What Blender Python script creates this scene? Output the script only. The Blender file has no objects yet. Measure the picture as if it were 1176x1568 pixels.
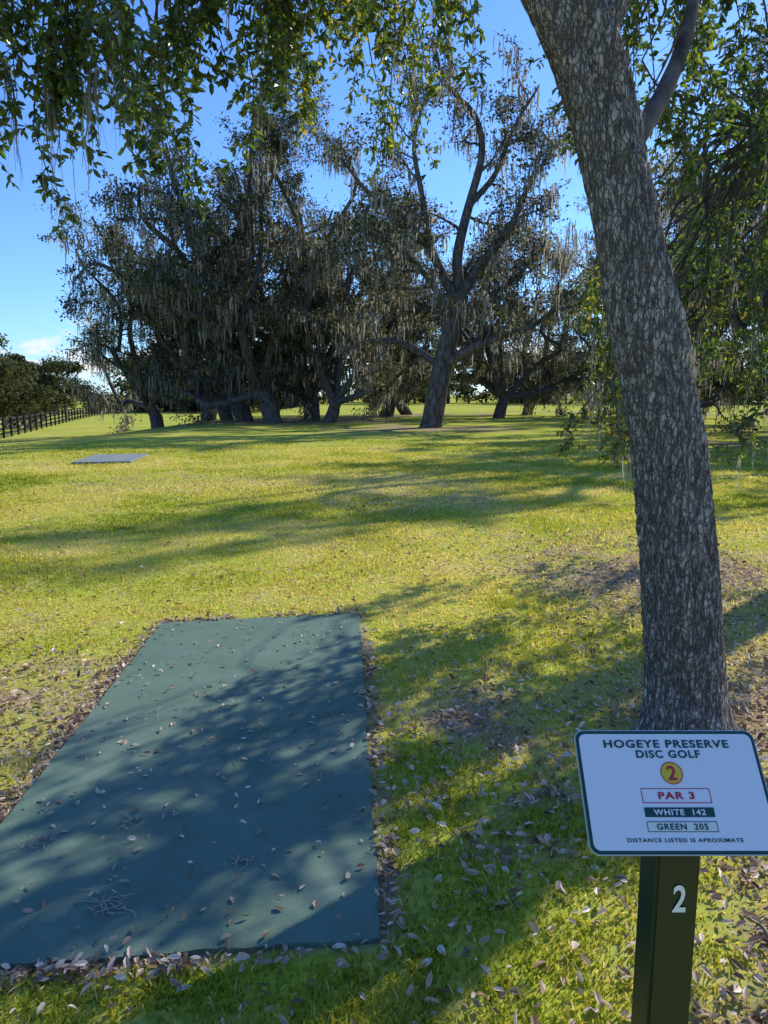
import bpy, math
import numpy as np
from mathutils import Vector, Matrix

R = np.random.default_rng(11)
SC = bpy.context.scene
COL = SC.collection

# ------------------------------------------------------------------ helpers
def norm(v):
    v = np.asarray(v, float)
    return v / (np.linalg.norm(v, axis=-1, keepdims=True) + 1e-9)

def mesh_data(name, V, faces, mat, smooth=False, attrs=None):
    V = np.asarray(V, np.float32)
    me = bpy.data.meshes.new(name)
    me.vertices.add(len(V)); me.vertices.foreach_set("co", V.ravel())
    fl = [np.asarray(f, np.int32) for f in faces if len(f)]
    nl = sum(f.size for f in fl); nf = sum(len(f) for f in fl)
    me.loops.add(nl); me.polygons.add(nf)
    me.loops.foreach_set("vertex_index", np.concatenate([f.ravel() for f in fl]))
    tot = np.concatenate([np.full(len(f), f.shape[1], np.int32) for f in fl])
    st = np.concatenate([[0], np.cumsum(tot)[:-1]]).astype(np.int32)
    me.polygons.foreach_set("loop_start", st)
    me.polygons.foreach_set("loop_total", tot)
    me.polygons.foreach_set("use_smooth", np.full(nf, smooth, bool))
    if attrs:
        for k, a in attrs.items():
            at = me.attributes.new(k, 'FLOAT', 'POINT')
            at.data.foreach_set("value", np.asarray(a, np.float32))
    me.update(calc_edges=True)
    me.materials.append(mat)
    return me

def place(name, me, parent=None, loc=None, rotz=0, scale=1):
    ob = bpy.data.objects.new(name, me); COL.objects.link(ob)
    if parent: ob.parent = parent
    if loc is not None: ob.location = loc
    ob.rotation_euler[2] = rotz
    if scale != 1: ob.scale = (scale,)*3
    return ob

def make_mesh(name, V, faces, mat, smooth=False, attrs=None, parent=None, loc=None):
    return place(name, mesh_data(name, V, faces, mat, smooth, attrs), parent, loc)

def empty(name, loc=(0,0,0), rotz=0, scale=1):
    e = bpy.data.objects.new(name, None); COL.objects.link(e)
    e.location = loc; e.rotation_euler[2] = rotz
    e.scale = (scale,)*3; e.empty_display_size = .3
    return e

def vnoise(x, y, seed=0):
    x = np.asarray(x, float); y = np.asarray(y, float)
    xi = np.floor(x).astype(np.int64); yi = np.floor(y).astype(np.int64)
    fx = x-xi; fy = y-yi
    fx = fx*fx*(3-2*fx); fy = fy*fy*(3-2*fy)
    def h(a, b):
        n = (a*374761393 + b*668265263 + seed*982451653) & 0xffffffff
        n = ((n ^ (n >> 13))*1274126177) & 0xffffffff
        return ((n ^ (n >> 16)) & 0xffff)/65535.
    return (h(xi,yi)*(1-fx)+h(xi+1,yi)*fx)*(1-fy)+(h(xi,yi+1)*(1-fx)+h(xi+1,yi+1)*fx)*fy

def fbm(x, y, s=0):
    return (vnoise(x,y,s)+.5*vnoise(2.1*x,2.1*y,s+1)+.25*vnoise(4.3*x,4.3*y,s+2))/1.75

def ss(t):
    t = np.clip(t, 0, 1); return t*t*(3-2*t)

def terr(x, y):
    x = np.asarray(x, float); y = np.asarray(y, float)
    z = -1.25*ss((-x-9)/13)*ss((y-18)/22)
    z = z + .10*(fbm(x*.12, y*.12, 5)-.5)*ss((y-9)/10)
    return z

class Geo:
    def __init__(s): s.V=[]; s.F={}; s.A=[]; s.n=0
    def add(s, V, F, a=None):
        V = np.asarray(V, float).reshape(-1,3)
        F = np.asarray(F, np.int64)
        s.F.setdefault(F.shape[1], []).append(F+s.n)
        s.V.append(V); s.n += len(V)
        s.A.append(np.zeros(len(V)) if a is None else np.asarray(a, float))
    def data(s, name, mat, smooth=False):
        return mesh_data(name, np.concatenate(s.V), [np.concatenate(f) for f in s.F.values()],
                         mat, smooth, {"v": np.concatenate(s.A)})

def multi(name, parts):
    """one mesh from several Geo objects, one material slot each; parts = [(geo, mat, smooth)]"""
    V=[];F=[];A=[];mi=[];sm=[];off=0
    for k,(g,m,s_) in enumerate(parts):
        if not g.n: continue
        V+=g.V; A+=g.A
        for fl in g.F.values():
            f=np.concatenate(fl)+off; F.append(f); mi.append(np.full(len(f),k,np.int32)); sm.append(np.full(len(f),s_,bool))
        off+=g.n
    me=mesh_data(name,np.concatenate(V),F,parts[0][1],False,{"v":np.concatenate(A)})
    for _,m,_s in parts[1:]: me.materials.append(m)
    me.polygons.foreach_set("material_index",np.concatenate(mi))
    me.polygons.foreach_set("use_smooth",np.concatenate(sm)); me.update()
    return me

def spline(P, n):
    P = np.asarray(P, float)
    Q = np.vstack([2*P[0]-P[1], P, 2*P[-1]-P[-2]])
    out = []; m = len(P)-1
    for t in np.linspace(0, m, n):
        i = min(int(t), m-1); f = t-i
        a,b,c,d = Q[i],Q[i+1],Q[i+2],Q[i+3]
        out.append(.5*((2*b)+(-a+c)*f+(2*a-5*b+4*c-d)*f*f+(-a+3*b-3*c+d)*f**3))
    return np.array(out)

def tube(G, P, rad, n=6, bump=0):
    P = np.asarray(P, float); m = len(P)
    rad = np.broadcast_to(np.asarray(rad, float), (m,))
    T = norm(np.gradient(P, axis=0))
    u = np.cross(T[0], [0,1,0.3]); u = norm(u)
    th = np.linspace(0, 2*np.pi, n, endpoint=False)
    c = np.cos(th)[:,None]; s_ = np.sin(th)[:,None]
    rows = []
    for i in range(m):
        u = norm(u - T[i]*np.dot(u, T[i])); w = np.cross(T[i], u)
        r = rad[i]*(1+bump*R.normal(0,1,(n,1))) if bump else rad[i]
        rows.append(P[i]+r*(c*u+s_*w))
    V = np.concatenate(rows)
    i = np.arange(m-1)[:,None]*n; j = np.arange(n)[None]; j2 = (j+1)%n
    F = np.stack([i+j, i+j2, i+n+j2, i+n+j], -1).reshape(-1,4)
    G.add(V, F)

def wander(p, d, L, n, wob, up=0.):
    p = np.array(p, float); d = norm(d); pts=[p]; st=L/n
    for _ in range(n):
        d = norm(d + R.normal(0, wob, 3) + np.array([0,0,up])); p = p+d*st; pts.append(p)
    return np.array(pts)

def perp(T):
    v = norm(R.normal(0,1,3)); return norm(v - T*np.dot(v,T))

def cards(G, C, size, asp=.45, a=None, flat=0.):
    N = len(C); ax = norm(R.normal(0,1,(N,3))*np.array([1,1,1-.5*flat]))
    b = norm(np.cross(ax, norm(R.normal(0,1,(N,3))+np.array([0,0,flat]))))
    s = np.asarray(size).reshape(-1,1)*np.ones((N,1))
    V = np.stack([C+ax*s, C+b*s*asp, C-ax*s, C-b*s*asp], 1).reshape(-1,3)
    F = np.arange(4*N).reshape(N,4)
    if a is None: a = R.random(N)
    G.add(V, F, np.repeat(a, 4))

def leaves6(G, C, ax, nr, L, W, a):
    N = len(C); ax = norm(ax); sd = norm(np.cross(ax, nr)); nr = np.cross(sd, ax)
    L = np.asarray(L).reshape(-1,1); W = np.asarray(W).reshape(-1,1)
    f = W*.22
    V = np.stack([C, C+ax*L*.32+sd*W*.5+nr*f, C+ax*L*.72+sd*W*.42+nr*f, C+ax*L-nr*f*.6,
                  C+ax*L*.72-sd*W*.42+nr*f, C+ax*L*.32-sd*W*.5+nr*f], 1).reshape(-1,3)
    b = (np.arange(N)*6)[:,None]
    F = np.concatenate([b+np.array([[0,1,2,3]]), b+np.array([[0,3,4,5]])])
    G.add(V, F, np.repeat(a, 6))

def moss(G, C, L, W, k=6, spread=.15):
    C = np.repeat(C, k, 0); N = len(C)
    L = np.repeat(np.asarray(L), k)*R.uniform(.35,1.0,N)
    C = C + R.normal(0,1,(N,3))*np.array([spread,spread,spread*.4])
    th = R.uniform(0,np.pi,N); sd = np.stack([np.cos(th),np.sin(th),0*th],1)
    W = W*R.uniform(.5,1.3,N)
    V=[]; seg=4; off=np.zeros((N,3))
    for i in range(seg+1):
        f=i/seg; w=(W*(1-.8*f)*(.5 if i==0 else 1))[:,None]
        p = C+off-np.stack([0*L,0*L,L*f],1)
        V += [p-sd*w*.5, p+sd*w*.5]
        off = off+R.normal(0,1,(N,3))*np.array([.035,.035,0])*L[:,None]
    V = np.stack(V,1).reshape(-1,3)
    b=(np.arange(N)*2*(seg+1))[:,None]
    F=np.concatenate([b+np.array([[2*i,2*i+1,2*i+3,2*i+2]]) for i in range(seg)])
    G.add(V,F,np.repeat(R.random(N),2*(seg+1)))

# ------------------------------------------------------------------ materials
def newmat(name):
    m = bpy.data.materials.new(name); m.use_nodes = True
    nt = m.node_tree; nt.nodes.clear()
    out = nt.nodes.new("ShaderNodeOutputMaterial")
    return m, nt, out
def N(nt, t, **k):
    n = nt.nodes.new(t)
    for a,b in k.items(): setattr(n,a,b)
    return n
def ramp(nt, src, stops):
    r = N(nt,"ShaderNodeValToRGB"); e = r.color_ramp.elements
    while len(e) < len(stops): e.new(.5)
    for el,(p,c) in zip(e, stops):
        el.position=p; el.color=(c[0],c[1],c[2],1) if hasattr(c,'__len__') else (c,c,c,1)
    nt.links.new(src, r.inputs[0]); return r.outputs[0]
def noise(nt, vec, scale, detail=4, rough=.55):
    n = N(nt,"ShaderNodeTexNoise"); n.inputs['Scale'].default_value=scale
    n.inputs['Detail'].default_value=detail; n.inputs['Roughness'].default_value=rough
    if vec is not None: nt.links.new(vec, n.inputs['Vector'])
    return n.outputs['Fac']
def mix(nt, f, a, b, mode='MIX'):
    m = N(nt,"ShaderNodeMix", data_type='RGBA', blend_type=mode)
    for s,v in ((m.inputs[0],f),(m.inputs[6],a),(m.inputs[7],b)):
        if isinstance(v,(float,int)): s.default_value=v
        elif isinstance(v,tuple): s.default_value=(*v,1)
        else: nt.links.new(v,s)
    return m.outputs[2]
def mth(nt, op, a, b=0.):
    m = N(nt,"ShaderNodeMath", operation=op)
    for s,v in zip(m.inputs,(a,b)):
        if isinstance(v,(float,int)): s.default_value=v
        else: nt.links.new(v,s)
    return m.outputs[0]
def attr(nt, name):
    return N(nt,"ShaderNodeAttribute", attribute_name=name).outputs['Fac']
def mapping(nt, scale=(1,1,1)):
    tc = N(nt,"ShaderNodeTexCoord"); mp = N(nt,"ShaderNodeMapping")
    mp.inputs['Scale'].default_value=scale
    nt.links.new(tc.outputs['Object'], mp.inputs['Vector']); return mp.outputs[0]

def leafmat(name, stops, tr=.45, tcol=(1.5,1.7,.7), gloss=.06, grough=.4):
    m, nt, out = newmat(name)
    c = ramp(nt, attr(nt,"v"), stops)
    d = N(nt,"ShaderNodeBsdfDiffuse"); t = N(nt,"ShaderNodeBsdfTranslucent")
    nt.links.new(c, d.inputs[0])
    tc = mix(nt, 1., c, tcol, 'MULTIPLY'); nt.links.new(tc, t.inputs[0])
    s = N(nt,"ShaderNodeMixShader"); s.inputs[0].default_value=tr
    nt.links.new(d.outputs[0], s.inputs[1]); nt.links.new(t.outputs[0], s.inputs[2])
    if gloss:
        g = N(nt,"ShaderNodeBsdfGlossy"); g.inputs['Roughness'].default_value=grough
        g.inputs[0].default_value=(.9,.9,.9,1)
        s2 = N(nt,"ShaderNodeMixShader"); s2.inputs[0].default_value=gloss
        nt.links.new(s.outputs[0], s2.inputs[1]); nt.links.new(g.outputs[0], s2.inputs[2]); s=s2
    nt.links.new(s.outputs[0], out.inputs[0]); return m

def simple(name, col, rough=.5, spec=.5, nscale=0, namt=.2, metal=0):
    m, nt, out = newmat(name)
    p = N(nt,"ShaderNodeBsdfPrincipled"); p.inputs['Base Color'].default_value=(*col,1)
    p.inputs['Roughness'].default_value=rough; p.inputs['Specular IOR Level'].default_value=spec
    p.inputs['Metallic'].default_value=metal
    if nscale:
        f = noise(nt, mapping(nt), nscale, 5)
        c = mix(nt, f, tuple(x*(1-namt) for x in col), tuple(min(1,x*(1+namt)) for x in col))
        nt.links.new(c, p.inputs['Base Color'])
    nt.links.new(p.outputs[0], out.inputs[0]); return m

M_leaf_far = leafmat("oak_leaf_far", [(0,(.034,.038,.021)),(.5,(.072,.080,.040)),(.85,(.15,.15,.085)),(1,(.25,.22,.14))], .42, (1.6,1.55,.95), 0)
M_leaf_near = leafmat("oak_leaf_near", [(0,(.026,.044,.015)),(.5,(.062,.100,.026)),(.8,(.11,.155,.034)),(.93,(.34,.31,.03)),(1,(.38,.26,.04))], .47, (2.4,2.4,.7), .07, .35)
M_moss = leafmat("spanish_moss", [(0,(.20,.19,.165)),(1,(.42,.40,.345))], .48, (1.3,1.28,1.15), .0)
M_grass = leafmat("grass_blades", [(0,(.11,.17,.020)),(.35,(.24,.30,.034)),(.62,(.42,.41,.07)),(.82,(.60,.50,.20)),(1,(.70,.58,.36))], .5, (1.6,1.48,.76), 0,.45)
M_litter = leafmat("fallen_leaf", [(0,(.14,.08,.042)),(.3,(.33,.21,.12)),(.7,(.58,.43,.31)),(1,(.84,.71,.58))], .15, (1.2,1,.8), .03,.4)

def bark(name, scale, cols, bump=.02, det=4):
    m, nt, out = newmat(name)
    mp = mapping(nt,(1,1,.50)); mp2 = mapping(nt,(1,1,.22))
    wn = N(nt,"ShaderNodeTexNoise"); wn.inputs['Scale'].default_value=scale*.5; wn.inputs['Detail'].default_value=3
    nt.links.new(mp, wn.inputs['Vector'])
    va = N(nt,"ShaderNodeVectorMath", operation='SCALE'); va.inputs[3].default_value=2.0/scale
    nt.links.new(wn.outputs['Color'], va.inputs[0])
    vb = N(nt,"ShaderNodeVectorMath", operation='ADD'); nt.links.new(mp, vb.inputs[0]); nt.links.new(va.outputs[0], vb.inputs[1])
    vo = N(nt,"ShaderNodeTexVoronoi", feature='DISTANCE_TO_EDGE'); vo.inputs['Scale'].default_value=scale
    nt.links.new(vb.outputs[0], vo.inputs['Vector'])
    plates = ramp(nt, vo.outputs['Distance'], [(0,0.15),(.06,.7),(.22,1.)])
    fn = noise(nt, mp2, scale*.70, det, .6)
    fur = ramp(nt, mth(nt,'ABSOLUTE', mth(nt,'SUBTRACT', fn, .5)), [(0,0.),(.035,.55),(.09,1.)])
    ridge = mth(nt,'MULTIPLY', plates, fur)
    fine = noise(nt, mp, scale*2.4, 3, .7)
    c = mix(nt, ramp(nt, fine,[(.30,0.),(.70,1.)]), cols[0], cols[1])
    c = mix(nt, ramp(nt, noise(nt, mp, 4.0, 3), [(.42,0.),(.62,.65)]), c, cols[2])
    lich = mth(nt,'MULTIPLY', ramp(nt, noise(nt, mp, 7.0, 4,.65), [(.50,.15),(.62,1.)]), ramp(nt, noise(nt, mp, scale*.5, 3,.7), [(.50,0.),(.60,.8)]))
    c = mix(nt, lich, c, cols[3])
    c = mix(nt, ridge, tuple(x*.26 for x in cols[0]), c)
    h = mth(nt,'ADD', ridge, mth(nt,'MULTIPLY', fine, .45))
    b = N(nt,"ShaderNodeBump"); b.inputs['Strength'].default_value=1; b.inputs['Distance'].default_value=bump
    nt.links.new(h, b.inputs['Height'])
    p = N(nt,"ShaderNodeBsdfDiffuse")
    nt.links.new(c, p.inputs['Color']); nt.links.new(b.outputs[0], p.inputs['Normal'])
    nt.links.new(p.outputs[0], out.inputs[0]); return m
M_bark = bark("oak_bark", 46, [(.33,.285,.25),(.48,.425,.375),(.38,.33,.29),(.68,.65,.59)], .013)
def plainbark(name, a, b_):
    m, nt, out = newmat(name)
    c = mix(nt, ramp(nt, noise(nt, mapping(nt,(1,1,.35)), 7, 3, .7),[(.35,0.),(.65,1.)]), a, b_)
    p = N(nt,"ShaderNodeBsdfDiffuse"); nt.links.new(c, p.inputs['Color'])
    nt.links.new(p.outputs[0], out.inputs[0]); return m
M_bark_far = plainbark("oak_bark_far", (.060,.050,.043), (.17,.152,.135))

# ------------------------------------------------------------------ world, sun, camera
EL, AZ = math.radians(34.5), math.radians(45)
sun_dir = np.array([math.sin(AZ)*math.cos(EL), math.cos(AZ)*math.cos(EL), math.sin(EL)])
w = bpy.data.worlds.new("World"); SC.world = w; w.use_nodes = True
nt = w.node_tree; nt.nodes.clear()
wo = N(nt,"ShaderNodeOutputWorld"); bg = N(nt,"ShaderNodeBackground"); sky = N(nt,"ShaderNodeTexSky")
sky.sky_type='NISHITA'; sky.sun_disc=False; sky.sun_elevation=EL; sky.sun_rotation=AZ
sky.air_density=1.0; sky.dust_density=.2; sky.ozone_density=2.0
tc = N(nt,"ShaderNodeTexCoord"); sx = N(nt,"ShaderNodeSeparateXYZ"); nt.links.new(tc.outputs['Generated'], sx.inputs[0])
mp = N(nt,"ShaderNodeMapping"); mp.inputs['Scale'].default_value=(1,1,3.2); mp.inputs['Location'].default_value=(.35,0,0); nt.links.new(tc.outputs['Generated'], mp.inputs[0])
cn = noise(nt, mp.outputs[0], 9, 5, .6)
low = ramp(nt, sx.outputs[2], [(0.0,1.),(.05,1.),(.115,0.)])
cl = mth(nt,'MULTIPLY', ramp(nt, cn, [(.49,0.),(.57,.95)]), low)
tint = mix(nt, 1., sky.outputs[0], (.68,1.02,1.60), 'MULTIPLY')
skc = mix(nt, cl, tint, (7.2,7.2,7.3))
nt.links.new(skc, bg.inputs[0]); bg.inputs[1].default_value=.14
nt.links.new(bg.outputs[0], wo.inputs[0])

sl = bpy.data.lights.new("sun","SUN"); sl.energy=5.0; sl.angle=math.radians(.53); sl.color=(1,.94,.83)
so = bpy.data.objects.new("sun", sl); COL.objects.link(so)
so.rotation_euler = Vector(-sun_dir).to_track_quat('-Z','Y').to_euler()
so.location=(20,20,30)

cd = bpy.data.cameras.new("camera"); cam = bpy.data.objects.new("camera", cd); COL.objects.link(cam)
cd.sensor_fit='VERTICAL'; cd.sensor_height=36; cd.sensor_width=27; cd.lens=26; cd.clip_end=4000; cd.clip_start=.05
cam.location=(0,0,1.6); cam.rotation_euler=(math.radians(90-9),0,0); SC.camera=cam
SC.view_settings.view_transform='Standard'; SC.view_settings.look='None'; SC.view_settings.exposure=0

# ------------------------------------------------------------------ layout
PAD = np.array([[-1.39,1.82],[-.01,1.96],[-.18,5.25],[-1.564,5.02]])
TREE = np.array([1.44,3.30])
OAKS = [(-15.2,50),(-12.2,52),(-8.6,46),(-6.4,43),(-4.6,47),(2.3,36.7),(.2,56),(1.9,60),(9,63),(15,70),(19,56),(17.5,44),(13.8,25.5),(30,40),(27,60)]

def pad_sd(x,y):
    d = np.full(np.shape(x), -1e9)
    for i in range(4):
        a=PAD[i]; b=PAD[(i+1)%4]; e=(b-a)/np.linalg.norm(b-a)
        n=np.array([e[1],-e[0]])
        d=np.maximum(d,(x-a[0])*n[0]+(y-a[1])*n[1])
    return d

def dryness(x,y):
    pn = fbm(x*1.6,y*1.6,51); pm = ss((fbm(x*2.6,y*2.6,71)-.38)/.25)
    d = ss((fbm(x*.35,y*.35,21)-.42)/.22)*.45
    d += 1.0*np.exp(-(((x-2.3)/1.4)**2+((y-3.5)/1.0)**2))
    d += .95*np.exp(-(((x-.45)/.38)**2+((y-3.0)/.75)**2))*(.15+1.0*pm)
    d += .90*ss((x-.4)/.7)*ss((3.4-y)/1.5)*(.05+.95*pm)
    d += .70*np.exp(-(((x-2.9)/2.6)**2+((y-7.2)/1.8)**2))*(.2+1.3*pn)
    d += .30*np.exp(-(((x+1.9)/.5)**2+((y-3.0)/1.5)**2))*(.3+.9*pm)
    for ox,oy in OAKS:
        d += .42*np.exp(-(((x-ox)/5.5)**2+((y-oy)/4.5)**2))
    s = pad_sd(x,y)
    d += .9*np.exp(-(np.maximum(s,0)/.06)**2)
    return np.clip(d,0,1)

# ground sheet -----------------------------------------------------
gx = np.concatenate([-np.geomspace(1500,14,45), np.linspace(-13,13,181), np.geomspace(14,1500,45)])
gy = np.concatenate([[-200,-60,-20,-8,-3], np.linspace(-1,16,160), np.geomspace(16.4,2500,110)])
X,Y = np.meshgrid(gx,gy); Z = terr(X,Y)
V = np.stack([X,Y,Z],-1).reshape(-1,3)
nx,ny=len(gx),len(gy)
i=np.arange(ny-1)[:,None]*nx; j=np.arange(nx-1)[None]
F=np.stack([i+j,i+j+1,i+j+1+nx,i+j+nx],-1).reshape(-1,4)
m,nt,out = newmat("lawn_ground")
mp0 = mapping(nt)
n1=noise(nt,mp0,.22,3,.6); n2=noise(nt,mp0,1.7,5,.65); n3=noise(nt,mp0,26,3,.75); n4=noise(nt,mp0,130,1,.7)
c=mix(nt, ramp(nt,n1,[(.38,0.),(.62,1.)]), (.40,.47,.050), (.57,.54,.095))
c=mix(nt, ramp(nt,n2,[(.45,0.),(.70,.70)]), c, (.60,.49,.22))
c=mix(nt, ramp(nt,n3,[(.40,.0),(.68,.55)]), c, (.15,.20,.025))
dry=attr(nt,"dry")
dd=mth(nt,'ADD', dry, mth(nt,'MULTIPLY', mth(nt,'SUBTRACT', n2,.5), 1.0))
lit=mix(nt, ramp(nt,n4,[(.35,0.),(.7,1.)]), (.17,.115,.07), (.56,.43,.30))
c=mix(nt, ramp(nt,dd,[(.40,0.),(.85,.9)]), c, lit)
p=N(nt,"ShaderNodeBsdfDiffuse")
nt.links.new(c,p.inputs['Color']); nt.links.new(p.outputs[0],out.inputs[0])
make_mesh("ground", V, [F], m, True, {"dry": dryness(V[:,0],V[:,1])})

# grass blades -----------------------------------------------------
def grass():
    n=600000
    r=1+27*R.random(n)**1.3; th=R.uniform(-.66,.66,n)
    x=r*np.sin(th); y=r*np.cos(th)
    dr=dryness(x,y)
    keep=(pad_sd(x,y)>.01)&(R.random(n) > dr*.92)&(R.random(n)<.25+1.0*vnoise(x*9,y*9,3))
    keep&=(R.random(n)<(28-r)/12)
    keep&=np.hypot(x-TREE[0],y-TREE[1])>.24
    keep&=(pad_sd(x,y)>.06)|(R.random(n)<.45)
    x=x[keep];y=y[keep];r=r[keep];dr=dr[keep]; n=len(x)
    lush=ss((fbm(x*.9,y*.9,33)-.35)/.3)
    H=(.012+.022*R.random(n)**1.5)*(.70+.45*lush)*(1+.03*r)
    W=(.0018+.0016*R.random(n))*(1+.17*r)
    a=R.uniform(0,2*np.pi,n); sd=np.stack([np.cos(a),np.sin(a),0*a],1)
    b=R.uniform(0,2*np.pi,n); ln=np.stack([np.cos(b),np.sin(b),0*b],1)*(H*R.uniform(.15,1.2,n))[:,None]
    P=np.stack([x,y,terr(x,y)-.002],1); up=np.stack([0*H,0*H,H],1)
    W=W[:,None]
    V=np.stack([P-sd*W,P+sd*W,P+up*.6+ln*.35+sd*W*.75,P+up*.6+ln*.35-sd*W*.75,P+up+ln],1).reshape(-1,3)
    bb=(np.arange(n)*5)[:,None]
    patch=ss((fbm(x*.55,y*.8,91)-.42)/.2)
    v=np.clip(.16+.30*R.random(n)+.20*(1-lush)+.22*patch+.45*dr*R.random(n)+.6*(R.random(n)<.14+.3*dr)*R.random(n)+.5*(fbm(x*.3,y*.3,8)-.42),0,1)
    return V,[bb+np.array([[0,1,2,3]]), bb+np.array([[3,2,4]])],np.repeat(v,5)
V,F,a=grass(); make_mesh("grass",V,F,M_grass,False,{"v":a})

# leaf litter ------------------------------------------------------
G=Geo()
n=150000; r=R.uniform(1.0,15,n); th=R.uniform(-.66,.66,n); x=r*np.sin(th); y=r*np.cos(th)
s=pad_sd(x,y); dr=dryness(x,y)
pr=.03+.02*(r<5)+.60*dr**1.5
k=(s>.012)&(R.random(n)<pr)&(np.hypot(x-TREE[0],y-TREE[1])>.2); x=x[k];y=y[k]
ne=1200; t=R.uniform(0,1,ne); e=R.integers(0,4,ne); off=np.abs(R.normal(0,.035,ne))+.008
ex=[];ey=[]
for q in range(4):
    A=PAD[q];B=PAD[(q+1)%4];u=(B-A)/np.linalg.norm(B-A);nn=np.array([u[1],-u[0]])
    kk=(e==q)&(vnoise(t*9,t*0+q,7)>.35); pt=A+(B-A)*t[kk][:,None]+nn*off[kk][:,None]; ex.append(pt[:,0]);ey.append(pt[:,1])
x=np.concatenate([x]+ex);y=np.concatenate([y]+ey)
n=len(x); z=terr(x,y)+R.uniform(.006,.030,n)
ax=R.normal(0,1,(n,3))*np.array([1,1,.35]); nr=norm(R.normal(0,.5,(n,3))+np.array([0,0,1]))
L=R.uniform(.018,.054,n)
leaves6(G,np.stack([x,y,z],1),ax,nr,L,L*R.uniform(.30,.5,n),R.random(n))
place("leaf_litter",G.data("leaf_litter",M_litter))

# ------------------------------------------------------------------ tee pads
m,nt,out=newmat("pad_turf")
mp0=mapping(nt); a1=noise(nt,mp0,2.2,4,.6); a2=noise(nt,mp0,320,1,.6); a3=noise(nt,mp0,14,4,.65)
c=mix(nt,ramp(nt,a1,[(.35,0.),(.65,1.)]),(.125,.200,.145),(.170,.250,.187))
c=mix(nt,ramp(nt,a3,[(.55,0.),(.78,.5)]),c,(.25,.29,.24))
c=mix(nt,ramp(nt,a2,[(.3,.45),(.6,0.)]),c,(.05,.08,.06))
b=N(nt,"ShaderNodeBump"); b.inputs['Strength'].default_value=.5; b.inputs['Distance'].default_value=.003
nt.links.new(a2,b.inputs['Height'])
p=N(nt,"ShaderNodeBsdfPrincipled"); p.inputs['Roughness'].default_value=.85; p.inputs['Specular IOR Level'].default_value=.2
nt.links.new(c,p.inputs['Base Color']); nt.links.new(b.outputs[0],p.inputs['Normal']); nt.links.new(p.outputs[0],out.inputs[0])
M_pad=m
import bmesh
def slab(name,corners,z0,z1,mat,sub=24,wob=.003):
    bm=bmesh.new(); n=sub; pts=[]
    for q in range(4):
        A=corners[q];B=corners[(q+1)%4]
        for k in range(n):
            f=k/n; pp=A+(B-A)*f
            if k: pp=pp+R.normal(0,wob,2)
            pts.append(pp)
    top=[bm.verts.new((*p_,z1)) for p_ in pts]; bot=[bm.verts.new((*p_,z0)) for p_ in pts]
    bm.faces.new(top); 
    for k in range(len(pts)):
        k2=(k+1)%len(pts); bm.faces.new((bot[k],bot[k2],top[k2],top[k]))
    me=bpy.data.meshes.new(name); bm.to_mesh(me); bm.free(); me.materials.append(mat)
    return place(name,me)
slab("tee_pad",PAD,-.05,.018,M_pad)
M_conc=simple("pad_concrete",(.24,.27,.26),.9,.2,3,.2)
slab("tee_pad.001",np.array([[-7.3,17.2],[-6.0,17.5],[-6.3,19.8],[-7.6,19.5]]),-.1,.05,M_conc,10)

G=Geo(); n=460
u=R.random(n)[:,None]; v=(R.random(n)**1.05)[:,None]
P=(PAD[0]*(1-u)+PAD[1]*u)*(1-v)+(PAD[3]*(1-u)+PAD[2]*u)*v
ax=R.normal(0,1,(n,3))*np.array([1,1,.25]); nr=norm(R.normal(0,.5,(n,3))+np.array([0,0,1])); L=R.uniform(.016,.040,n)
leaves6(G,np.column_stack([P,R.uniform(.022,.032,n)]),ax,nr,L,L*R.uniform(.34,.5,n),np.clip(R.random(n)*.85+.15,0,1))
par=empty("fallen_leaves_and_twigs")
place("leaves",G.data("pad_leaves",M_litter),par)
G=Geo()
for (cx,cy,k,l) in [(-.86,2.10,22,.10),(-1.24,2.42,12,.06),(-.95,2.55,9,.09),(-.5,2.35,6,.08),(-.62,3.4,4,.10),(-1.15,3.5,4,.08),(-.3,2.9,3,.07),(-.75,4.5,3,.07)]:
    for _ in range(k):
        a=R.uniform(0,6.28); st=np.array([cx,cy,.028])+R.normal(0,.022,3)*[1,1,.15]
        pp=wander(st,[math.cos(a),math.sin(a),0],l*R.uniform(.4,1),5,.3); pp[:,2]=.023+np.abs(R.normal(0,.003,6))
        tube(G,pp,np.linspace(.0018,.0008,6),4)
place("twigs",G.data("pad_twigs",simple("twig",(.42,.35,.27),.8)),par)

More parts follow.
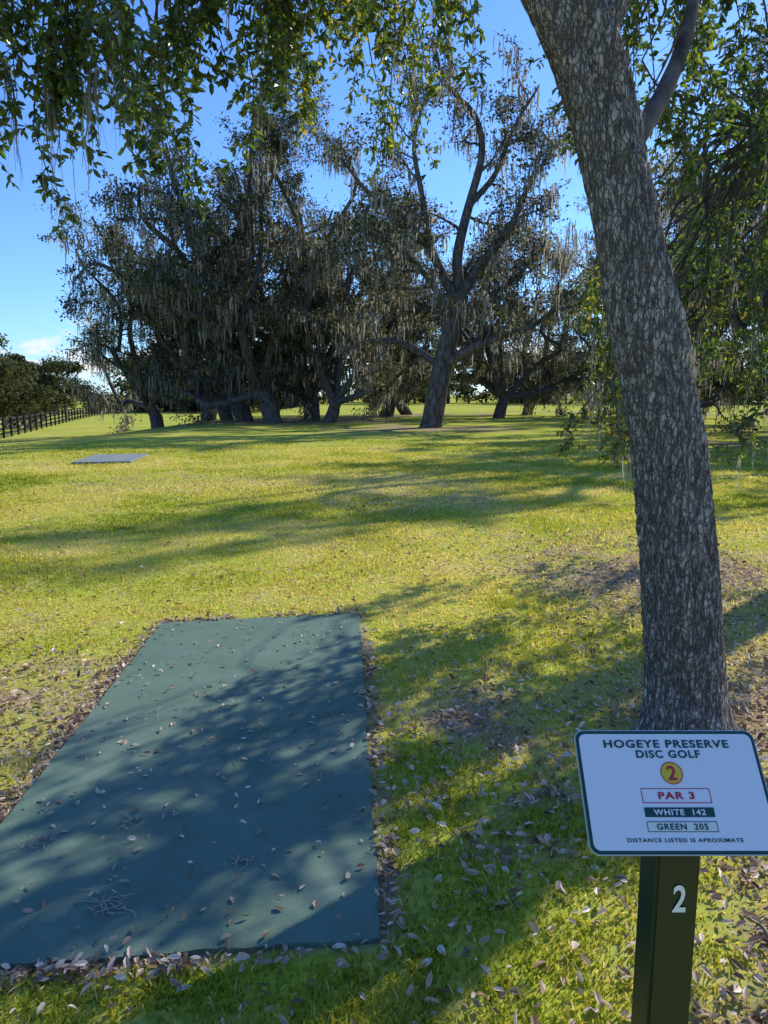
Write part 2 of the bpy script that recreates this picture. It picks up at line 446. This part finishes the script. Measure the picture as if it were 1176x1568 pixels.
# ------------------------------------------------------------------ sign
sg=empty("disc_golf_tee_sign",(.525,1.26,0))
inv=Matrix.Translation((-.525,-1.26,0))
PM=inv@Matrix.Translation((.534,1.262,.8825))@Matrix.Rotation(math.radians(48.2),4,'X')
GREEN=simple("sign_green",(.012,.060,.048),.35,.5); WHITE=simple("sign_white",(.76,.77,.79),.28,.5,3,.03)
RED=simple("sign_red",(.50,.02,.04),.4); YEL=simple("sign_yellow",(.75,.50,.04),.4); BONE=simple("sign_cream",(.72,.75,.66),.4)
EDGE=simple("sign_edge",(.45,.52,.52),.4); POST=simple("post_green",(.006,.018,.013),.35,.5,8,.3)
def rr(name,w,h,r,z0,z1,mat,cx=0,cy=0,hole=None):
    def ring(w,h,r):
        o=[]
        for sx_,sy_,a0 in ((1,1,0),(-1,1,90),(-1,-1,180),(1,-1,270)):
            for k in range(9):
                a=math.radians(a0+k*11.25); o.append((cx+sx_*(w/2-r)+r*math.cos(a),cy+sy_*(h/2-r)+r*math.sin(a)))
        return o
    bm=bmesh.new(); o=ring(w,h,r); n=len(o)
    t=[bm.verts.new((*q,z1)) for q in o]; b_=[bm.verts.new((*q,z0)) for q in o]
    for k in range(n): bm.faces.new((b_[k],b_[(k+1)%n],t[(k+1)%n],t[k]))
    if hole:
        i_=[bm.verts.new((*q,z1)) for q in ring(w-2*hole,h-2*hole,max(r-hole,.0002))]
        for k in range(n): bm.faces.new((t[k],t[(k+1)%n],i_[(k+1)%n],i_[k]))
    else:
        bm.faces.new(t); bm.faces.new(b_[::-1])
    me=bpy.data.meshes.new(name); bm.to_mesh(me); bm.free(); me.materials.append(mat)
    ob=place(name,me,sg); ob.matrix_local=PM; return ob
rr("board",.342,.220,.018,-.004,.0,EDGE)
rr("border",.3385,.2165,.0165,.0,.0010,GREEN)
rr("panel",.3265,.2045,.0125,.0010,.0020,WHITE)
rr("hole_number_disc",.041,.041,.0205,.002,.0026,YEL,0,.030)
rr("hole_number_ring",.041,.041,.0204,.0026,.0030,RED,0,.030,.0016)
rr("par_frame",.126,.026,.0008,.002,.0027,RED,0,-.010,.0013)
rr("white_tee_bar",.126,.0165,.0008,.002,.0026,GREEN,0,-.0385)
rr("green_tee_bar",.126,.0180,.0008,.002,.0024,BONE,0,-.0630)
rr("green_tee_frame",.126,.0180,.0008,.0024,.0028,GREEN,0,-.0630,.0012)
def text(name,s,w,h,mat,cx,cy,z=.0032,bold=.012,M=None,sp=1.05):
    cu=bpy.data.curves.new(name,'FONT'); cu.body=s; cu.align_x='LEFT'; cu.size=1; cu.offset=bold; cu.space_character=sp
    tmp=bpy.data.objects.new("tmp_text",cu); COL.objects.link(tmp)
    bpy.context.view_layer.update()
    me=bpy.data.meshes.new_from_object(tmp.evaluated_get(bpy.context.evaluated_depsgraph_get()))
    bpy.data.objects.remove(tmp)
    co=np.empty(len(me.vertices)*3,np.float32); me.vertices.foreach_get("co",co); co=co.reshape(-1,3)
    mn=co.min(0); mx=co.max(0); sc=np.array([w/(mx[0]-mn[0]),h/(mx[1]-mn[1])])
    co[:,:2]=(co[:,:2]-(mn[:2]+mx[:2])/2)*sc+np.array([cx,cy]); co[:,2]=z
    me.vertices.foreach_set("co",co.ravel()); me.update(); me.materials.clear(); me.materials.append(mat)
    ob=place(name,me,sg); ob.matrix_local=PM if M is None else M
text("title","HOGEYE PRESERVE",.236,.0150,GREEN,0,.0835,bold=.030,sp=1.15)
text("subtitle","DISC GOLF",.120,.0145,GREEN,0,.0645,bold=.030,sp=1.15)
text("hole_number","2",.017,.026,RED,0,.030,.0034,bold=.02)
text("par","PAR 3",.066,.0130,RED,0,-.010,bold=.03,sp=1.15)
text("white_tee","WHITE  142",.094,.0102,WHITE,0,-.0385,bold=.026,sp=1.15)
text("green_tee","GREEN  205",.092,.0107,GREEN,0,-.0630,bold=.026,sp=1.15)
text("note","DISTANCE LISTED IS APROXIMATE",.206,.0066,GREEN,0,-.0855,bold=.024,sp=1.15)
bm=bmesh.new(); hw=.040
vs=[bm.verts.new(q) for q in [(-hw,-hw-.005,-.15),(hw,-hw-.005,-.15),(hw,hw,-.15),(-hw,hw,-.15),(-hw,-hw-.005,.8215),(hw,-hw-.005,.8215),(hw,hw,.916),(-hw,hw,.916)]]
for f in [(3,2,1,0),(4,5,6,7),(0,1,5,4),(1,2,6,5),(2,3,7,6),(3,0,4,7)]: bm.faces.new([vs[k] for k in f])
bmesh.ops.bevel(bm,geom=[e for e in bm.edges if abs(e.verts[0].co.z-e.verts[1].co.z)>.3],offset=.006,segments=3,affect='EDGES')
me=bpy.data.meshes.new("post"); bm.to_mesh(me); bm.free(); me.materials.append(POST); place("post",me,sg,(.006,0,0))
text("post_number","2",.024,.054,WHITE,.010,.699,0,bold=.02,M=Matrix.Translation((0,-.0475,0))@Matrix.Rotation(math.radians(90),4,'X'))

# ------------------------------------------------------------------ foreground oak
def trunkmesh(G,prof,n=72,m=260):
    prof=np.array(prof); P=spline(prof[:,:3],m); rad=spline(np.column_stack([prof[:,3],0*prof[:,3],0*prof[:,3]]),m)[:,0]
    T=norm(np.gradient(P,axis=0)); th=np.linspace(0,2*np.pi,n,endpoint=False)
    u0=np.array([1,0,0]); rows=[]
    for i_ in range(m):
        u=norm(u0-T[i_]*np.dot(u0,T[i_])); w_=np.cross(T[i_],u)
        zz=P[i_,2]
        nb=.010*np.sin(3*th+zz*1.3)+.006*np.sin(5*th-2*zz+1)
        nb+=.016*(vnoise(6+3*np.cos(th),zz*5+3*np.sin(th),4)-.5)
        nb+=.022*(vnoise(40+14*np.cos(th)+9*zz,14*np.sin(th)+zz*12,9)-.5)
        fl=.09*np.exp(-max(zz,0)/.10)*(.55+.45*np.sin(4*th+1.2))
        r_=rad[i_]*.94+nb+fl
        rows.append(P[i_]+r_[:,None]*(np.cos(th)[:,None]*u+np.sin(th)[:,None]*w_))
    V=np.concatenate(rows); i_=np.arange(m-1)[:,None]*n; j=np.arange(n)[None]; j2=(j+1)%n
    G.add(V,np.stack([i_+j,i_+j2,i_+n+j2,i_+n+j],-1).reshape(-1,4))

def spray(W,Lf,O,d,L,ns=7,leaf=.05,yel=0.,dens=1.,droop=-.16):
    pts=wander(O,d,L,ns,.16,droop); tube(W,pts,np.linspace(.006,.0018,ns+1),5)
    C=[];A=[]
    for q in range(1,ns+1):
        for _ in range(R.integers(2,4)):
            t=norm(pts[q]-pts[q-1]); dd=norm(t*.6+perp(t)*.8)
            l=R.uniform(.10,.30)*(1.15-.5*q/ns); sp=wander(pts[q],dd,l,4,.2,-.1)
            tube(W,sp,np.linspace(.0025,.001,5),3)
            k=int(R.integers(7,13)*dens); f=R.uniform(.15,1,k)*4; ii=np.minimum(f.astype(int),3); fr=(f-ii)[:,None]
            c=sp[ii]*(1-fr)+sp[ii+1]*fr
            C.append(c); A.append(norm(sp[ii+1]-sp[ii])*.6+norm(R.normal(0,1,(k,3)))*.9+np.array([0,0,-.15]))
    C=np.concatenate(C);A=np.concatenate(A);k=len(C)
    nr=norm(R.normal(0,.75,(k,3))+np.array([0,0,.8])); l=leaf*R.uniform(.65,1.25,k)
    v=np.clip(R.random(k)*.8+yel*R.random(k)+R.uniform(-.05,.1),0,1)
    leaves6(Lf,C,A,nr,l,l*R.uniform(.36,.48,k),v)

def connect(W,limbs,O,r=.011):
    P=np.concatenate(limbs); d=np.linalg.norm(P-O,axis=1)+.35*np.maximum(O[2]-P[:,2],0)
    q=P[np.argmin(d+np.abs(R.normal(0,.45,len(P))))]
    v=O-q; L=np.linalg.norm(v)
    mid1=q+v*.33+np.array([0,0,.16*L])+R.normal(0,.09*L,3); mid2=q+v*.68+np.array([0,0,.12*L])+R.normal(0,.09*L,3)
    s_=spline([q,mid1,mid2,O],11); tube(W,s_,np.linspace(max(r,.007*L+.005),.005,11),6)
    return norm(s_[-1]-s_[-2])

W=Geo();Lf=Geo();Ms=Geo();TR=Geo()
prof=[(1.45,3.30,-.08,.215),(1.44,3.30,.0,.200),(1.432,3.3,.15,.186),(1.406,3.3,.41,.180),(1.322,3.3,1.03,.172),(1.215,3.3,1.557,.162),(1.127,3.3,1.894,.158),(1.021,3.3,2.30,.142),(.925,3.3,2.69,.136),(.83,3.3,2.99,.142),(.72,3.32,3.22,.145),(.58,3.36,3.45,.125),(.40,3.45,3.72,.105)]
trunkmesh(TR,prof)
L1=spline([(.48,3.42,3.60),(.30,3.5,3.84),(-.25,3.85,4.45),(-1.1,4.2,4.95),(-2.2,4.4,5.2),(-3.4,4.6,5.3)],26)
L1b=spline([(-.15,3.8,4.35),(-.25,4.7,4.95),(-.4,5.8,5.4),(-.6,7.2,5.9)],20)
L2=spline([(.80,3.3,3.0),(1.0,3.4,3.35),(1.35,3.6,4.0),(1.9,4.2,4.8),(2.7,5.0,5.4),(3.6,5.6,5.9)],26)
L3=spline([(.98,3.36,2.55),(1.16,3.55,2.78),(1.34,3.72,3.07),(1.50,3.95,3.45),(1.75,4.5,4.2),(2.1,5.3,4.9)],26)
L1c=spline([(-.9,4.1,4.85),(-1.2,3.6,4.7),(-1.9,3.2,4.5),(-2.4,2.9,4.3)],14)
tube(TR,L1,np.linspace(.105,.03,26),14,.02); tube(W,L1b,np.linspace(.06,.02,20),10,.02)
tube(TR,L2,np.linspace(.105,.03,26),14,.02); tube(W,L3,np.linspace(.050,.02,26),10,.04); tube(W,L1c,np.linspace(.03,.012,14),8)
LL=[L1,L1b,L1c]
def hangset(limbs,n,box,leaf,yel=0,dens=1,L=(.5,.9),W=W,Lf=Lf,down=.55,fn=None):
    c=0
    while c<n:
        O=np.array([R.uniform(*b_) for b_ in box])
        if fn and not fn(O): continue
        c+=1
        d=connect(W,limbs,O); dd=norm(d*.5+np.array([R.normal(0,.45),R.normal(0,.45),-down]))
        spray(W,Lf,O,dd,R.uniform(*L),leaf=leaf,yel=yel,dens=dens)
hangset(LL,38,[(-2.7,-1.2),(3.7,4.8),(3.50,4.6)],.060)
hangset(LL,34,[(-1.4,-.35),(3.9,5.0),(3.90,4.8)],.060)
hangset(LL,32,[(-1.0,.3),(5.2,7.4),(4.3,5.6)],.056,yel=.30)
hangset([L1,L2],14,[(-.5,.5),(3.9,5.4),(4.2,4.9)],.058,yel=.15)
hangset([L2,L3],38,[(1.3,2.7),(4.2,5.6),(3.5,5.0)],.054,yel=.1)
def trunk_at(z):
    pr=np.array(prof); return np.interp(z,pr[:,2],pr[:,0]),np.interp(z,pr[:,2],pr[:,3])
C=[]
for _ in range(190):
    z=R.choice([R.uniform(2.5,3.1),R.uniform(1.68,1.80),R.uniform(2.35,3.0)]); x0,r0=trunk_at(z); a=R.uniform(-.7,.7); C.append((x0+r0*math.cos(a)*.96,3.3+r0*math.sin(a),z))
moss(Ms,np.array(C),R.uniform(.05,.16,190),.0026,8,.018)
def twig_moss(Ms,Lf,n,L,w,k=4):
    A=np.concatenate(Lf.V); C=A[R.integers(0,len(A),n)]; moss(Ms,C,R.uniform(*L,n),w,k,.012)
C=[]
for b_,k in (((-1.78,4.25,3.30),7),((-1.52,4.2,3.30),7),((-1.5,4.4,3.5),6),((.1,6.0,4.3),6),((-2.05,4.3,3.4),5)):
    for _ in range(k): C.append(np.array(b_)+R.normal(0,.022,3))
moss(Ms,np.array(C),R.uniform(.35,.85,len(C)),.010,4,.008)
twig_moss(Ms,Lf,110,(.08,.40),.008)
fo=empty("live_oak_tree")
place("trunk",TR.data("near_trunk",M_bark,True),fo)
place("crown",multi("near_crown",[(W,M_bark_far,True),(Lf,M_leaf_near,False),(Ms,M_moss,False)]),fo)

# ------------------------------------------------------------------ second near oak, trunk just outside the right edge
W2=Geo();Lf2=Geo();Ms2=Geo()
K0=spline([(6.5,8.9,-.1),(6.35,8.8,1.2),(6.0,8.5,2.6),(5.6,8.1,3.8)],20)
K1=spline([(5.75,8.2,3.4),(4.9,7.7,4.7),(3.9,7.0,5.5),(2.9,6.5,5.7),(2.0,6.3,5.3)],26)
K2=spline([(5.7,8.15,3.6),(5.5,7.2,5.0),(4.9,6.2,5.9),(4.0,5.0,6.3)],22)
K3=spline([(5.6,8.1,3.8),(5.7,8.6,5.4),(5.4,8.8,7.0),(5.0,9.0,8.3)],22)
K4=spline([(6.0,8.5,2.6),(5.0,7.8,3.6),(4.1,7.0,3.9),(3.2,6.4,3.7)],22)
tube(W2,K0,np.linspace(.24,.17,20),20,.02)
for K,a_,b_ in ((K1,.12,.02),(K2,.11,.02),(K3,.12,.03),(K4,.07,.015)): tube(W2,K,np.linspace(a_,b_,len(K)),12,.02)
KK=[K1,K2,K3,K4]
hs=lambda n,box,leaf,**k: hangset(KK,n,box,leaf,W=W2,Lf=Lf2,**k)
hs(15,[(2.0,4.4),(5.8,7.4),(4.2,5.6)],.058)
hs(30,[(2.6,4.3),(5.8,7.3),(2.9,4.4)],.058,yel=.15,down=.8,dens=.85)
hs(28,[(2.5,4.0),(5.2,6.6),(1.9,3.2)],.052,yel=.18,down=.8)
hs(22,[(3.6,5.4),(7.6,9.4),(2.2,4.4)],.058,yel=.15,down=.8)
hs(11,[(1.65,2.15),(5.9,6.5),(1.85,2.9)],.050,yel=.28,down=.9,L=(.5,.8))
hs(5,[(1.6,2.1),(5.9,6.3),(1.45,1.8)],.050,yel=.35,down=.9,L=(.4,.6))
cot=1/math.tan(EL)
c=0
while c<11:
    xs=R.uniform(-1.5,.6); ys=R.uniform(.6,4.3); z=R.uniform(3.4,4.6)
    if ys>2.1+(xs+1.4)*1.55: continue
    c+=1
    O=np.array([xs+z*cot*math.sin(AZ),ys+z*cot*math.cos(AZ),z])
    d=connect(W2,KK,O); spray(W2,Lf2,O,norm(d*.6+R.normal(0,.4,3)+np.array([0,0,-.3])),R.uniform(.5,.95),leaf=.07,dens=.85)
C=[np.array(b_)+R.normal(0,.05,3) for b_,k in (((1.75,6.1,1.65),7),((1.5,6.2,2.9),8),((3.1,6.0,1.5),4),((2.4,6.3,3.6),6)) for _ in range(k)]
moss(Ms2,np.array(C),R.uniform(.3,.75,len(C)),.010,5,.03)
twig_moss(Ms2,Lf2,170,(.10,.55),.010,5)
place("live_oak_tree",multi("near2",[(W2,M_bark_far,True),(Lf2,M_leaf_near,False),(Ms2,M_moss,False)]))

# ------------------------------------------------------------------ mid-distance oaks
def limb(T,P,r0,r1,nch,clen,dens,moss_p,sides=8):
    W,Lf,Mo=T; n=len(P); tube(W,P,np.linspace(r0,r1,n),sides,.03)
    mp_=[]
    for q in range(nch):
        f=.22+.78*(q+R.random())/nch; i_=min(int(f*(n-1)),n-2); t=norm(P[i_+1]-P[i_])
        d=norm(t*.75+perp(t)*R.uniform(.6,1.0)+np.array([0,0,.15])); l=clen*R.uniform(.6,1.2)*(1.2-.45*f)
        c1=wander(P[i_],d,l,7,.30,.0); rr_=max(.03,(r0+(r1-r0)*f)*.45); tube(W,c1,np.linspace(rr_,.018,8),5,.03)
        mp_.append(c1[2:])
        for k in range(2,8):
            for _ in range(R.integers(1,3)):
                t2=norm(c1[k]-c1[k-1]); d2=norm(t2*.6+perp(t2)*.9); l2=R.uniform(.6,1.6)
                c2=wander(c1[k],d2,l2,4,.3,-.03); tube(W,c2,np.linspace(.018,.006,5),3)
                mp_.append(c2[1::2])
                m_=int(dens*R.uniform(.2,1.8)); ii=R.integers(1,5,m_)
                C=c2[ii]+R.normal(0,1,(m_,3))*np.array([.24,.24,.15]); sh=R.uniform(-.2,.2)
                if m_: cards(Lf,C,R.uniform(.055,.125,m_),.5,np.clip(R.random(m_)*.8+.1+sh,0,1),.4)
    A=np.concatenate(mp_+[P[3:]]); A=A[R.random(len(A))<moss_p]
    if len(A): moss(Mo,A,R.uniform(.3,1.7,len(A))*R.uniform(.5,1,len(A)),.10,4,.13)

def gen_oak(seed,H,Rad,tr,lean=(0,0),dens=30,moss_p=.4,nl=6,fork=.12):
    global R
    R=np.random.default_rng(seed); T=(Geo(),Geo(),Geo())
    h=H*fork; top=np.array([lean[0]*h,lean[1]*h,h])
    tp=spline([(0,0,-.4),(0,0,0),tuple(top*.5+R.normal(0,.12,3)),tuple(top)],14)
    rad=np.linspace(tr*1.1,tr*.85,14); rad[:4]*=[1.7,1.45,1.2,1.05]
    tube(T[0],tp,rad,14,.03)
    for q in range(nl):
        az=q*2*np.pi/nl+R.uniform(-.4,.4); inc=R.uniform(.15,.9) if q%2 else R.uniform(.75,1.25)
        reach=np.array([math.cos(az)*math.sin(inc)*Rad*1.15,math.sin(az)*math.sin(inc)*Rad*1.15,max(math.cos(inc)*H*.95,H*.16)])
        a=top-np.array([0,0,h*.15]); b_=a+reach
        mids=[a+reach*f+R.normal(0,.065*H,3)*np.array([1,1,.7])+np.array([0,0,.07*H*math.sin(f*3.14)*(-1 if q%3==0 else 1)]) for f in (.25,.5,.75)]
        limb(T,spline([a]+mids+[b_],18),tr*R.uniform(.42,.6),.06,R.integers(8,12),H*.20,dens,moss_p)
    return T
def tdata(T,nm):
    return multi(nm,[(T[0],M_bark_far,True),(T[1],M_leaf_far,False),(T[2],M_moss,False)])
def put(D,x,y,rot=0,sc=1):
    place("live_oak_tree",D,None,(x,y,float(terr(x,y))),rot,sc)
VA=tdata(gen_oak(1,15,8,.50,(.3,.1),26,.60,7),"oakA")
VB=tdata(gen_oak(2,16.5,8,.55,(-.4,0),40,.60,8),"oakB")
VC=tdata(gen_oak(3,13,7,.42,(.5,.1),24,.60,6),"oakC")
VD=tdata(gen_oak(4,17.5,7.5,.55,(.4,0),42,.60,9),"oakD")

R=np.random.default_rng(77); T=(Geo(),Geo(),Geo())
tp=spline([(-.1,0,-.4),(0,0,0),(.3,0,1.6),(.65,.1,3.3),(1.05,.1,5.0),(1.35,.0,6.2)],22)
rad=np.linspace(.56,.38,22); rad[:5]*=[1.7,1.5,1.3,1.15,1.05]; tube(T[0],tp,rad,18,.03)
for pts,r0,r1,nch in [
  ([(.7,0,3.0),(1.9,-.5,3.7),(3.2,-1,4.2),(4.6,-1.2,4.7),(5.9,-1.5,5.8)],.26,.07,8),
  ([(1.25,0,5.9),(.55,.3,7.0),(-.1,.5,8.3),(-1.5,.3,9.8),(-2.9,.8,10.8),(-4.2,1,12.4)],.27,.06,9),
  ([(1.3,0,6.0),(1.2,.2,8.0),(1.7,.5,10.2),(2.3,.8,12.6),(1.9,.6,14.2),(.6,.4,15.4),(-.1,.2,17.2)],.27,.05,9),
  ([(1.3,0,6.1),(2.2,-.4,7.4),(3.4,-.8,8.9),(4.3,-.7,10.9),(5.7,-.3,12.8)],.27,.06,9),
  ([(-.1,.5,8.3),(-.5,-.5,10.3),(-.9,-.8,12.5),(-.4,-1,14.5)],.17,.05,7),
  ([(1.1,0,5.2),(2.6,1.2,6.1),(4.3,1.8,7.3),(5.9,2.2,9.2)],.20,.06,9),
  ([(.55,0,2.8),(-1.3,.8,4.0),(-3.0,1.2,4.1),(-4.6,1.8,3.5)],.20,.07,7),
  ([(1.0,0,5.0),(-.2,-1.4,6.6),(-1.6,-2.2,7.8),(-3.3,-2.6,8.6)],.18,.06,8),
  ([(1.7,.5,10.2),(3.0,1.0,11.8),(3.8,1.2,13.8),(4.9,1,15.6)],.16,.05,7)]:
    limb(T,spline([np.array(q,float) for q in pts]+[],22),r0,r1,nch,2.9,24,.55,10)
DM=tdata(T,"oakMain"); put(DM,2.3,36.7,0,1.03)

R=np.random.default_rng(5)
put(VC,-15.2,50,2.4,1.05); put(VA,-12.2,52,1.0,1.0); put(VB,-8.6,46,.5,1.02); put(VD,-6.4,43,2.9,.95); put(VA,-4.6,47.5,4.2,1.05)
put(VB,.2,56,1.9,.95); put(VC,1.9,61,4.0,1.05); put(VA,8,52,.2,.85); put(VB,19,56,3.3,.95); put(VA,-3.2,43.5,5.6,.75)
put(VC,17.5,44,2.2,.95); put(VD,14.6,26.0,.9,.88); put(VD,30,40,1.2,1.0); put(VC,20.5,24.5,4.0,1.0); put(VC,11.5,60,5.2,1.0)
put(VC,12.2,31.5,.3,.75); put(VB,23,31,2.2,.85); put(VA,-10.3,49,3.4,.85); put(VB,14.5,20.5,1.4,.55)

# ------------------------------------------------------------------ distant masses
def mass(name,pts,dens,size,lo=.22):
    G=Geo();Wd=Geo()
    for (x,y,h,r) in pts:
        z0=float(terr(x,y)); nb=9
        tube(Wd,np.array([[x,y,z0-.3],[x+R.normal(0,.3),y,z0+h*.4],[x+R.normal(0,.6),y,z0+h*.8]]),[h*.025,h*.018,h*.01],6)
        for _ in range(nb):
            f=R.uniform(lo,1); rr_=r*(1-.55*max(f-.5,0)*2)
            c=np.array([x,y,z0+h*f])+R.normal(0,1,3)*np.array([rr_*.5,rr_*.5,h*.05])
            k=int(dens*R.uniform(.6,1.4)); P=norm(R.normal(0,1,(k,3)))*(R.random((k,1))**.5)*np.array([r*.5,r*.5,h*.15])*R.uniform(.6,1.2)
            cards(G,c+P,R.uniform(.5,1.2,k)*size,.55,np.clip(R.random(k)*.7+R.uniform(-.1,.25),0,1))
    place(name,multi(name,[(Wd,M_bark_far,True),(G,M_leaf_far,False)]))
pts=[]
for _ in range(190):
    x=R.uniform(-40,150); y=R.uniform(120,165); pts.append((x,y,R.uniform(6,12),R.uniform(4,6.5)))
mass("distant_treeline",pts,110,.38,.06)
pts=[]
for _ in range(34):
    t=R.random(); pts.append((-30-50*t+R.normal(0,3)-6,60+90*t+R.uniform(0,30),R.uniform(5.0,8.0),R.uniform(2.8,4.5)))
pts+=[(-33,58,8.5,3.5),(-36,60,9.5,4),(-31.5,62,6.0,3),(-40,66,7,4)]
mass("fenceline_trees",pts,380,.22,.08)

# ------------------------------------------------------------------ fence
G=Geo()
def box(G,c,u,w_,up,sx_,sy_,sz_):
    o=[]
    for a in (-1,1):
        for b_ in (-1,1):
            for d in (-1,1): o.append(c+u*a*sx_/2+w_*b_*sy_/2+up*d*sz_/2)
    G.add(np.array(o),[(0,1,3,2),(4,6,7,5),(0,4,5,1),(2,3,7,6),(0,2,6,4),(1,5,7,3)])
path=spline([(-20.5,33,0),(-24.6,47,0),(-31,70,0),(-39,100,0),(-47,140,0),(-52,165,0)],400)
d=np.concatenate([[0],np.cumsum(np.linalg.norm(np.diff(path,axis=0),axis=1))])
q=np.arange(0,d[-1],2.44); fx=np.interp(q,d,path[:,0]); fy=np.interp(q,d,path[:,1]); fz=terr(fx,fy)
fp=np.stack([fx,fy,fz],1); UP=np.array([0,0,1.])
for k in range(len(fp)):
    u=norm((fp[min(k+1,len(fp)-1)]-fp[max(k-1,0)])*[1,1,0]); w_=np.cross(UP,u)
    box(G,fp[k]+UP*.60,u,w_,UP,.13,.13,1.42)
    if k<len(fp)-1:
        v=fp[k+1]-fp[k]; L=np.linalg.norm(v); v=v/L
        for hz in (.30,.62,.94,1.24): box(G,(fp[k]+fp[k+1])/2+UP*hz+w_*.085,v,w_,UP,L-.02,.03,.14)
place("board_fence",G.data("board_fence",simple("fence_black",(.018,.016,.016),.6,.4,6,.3)))
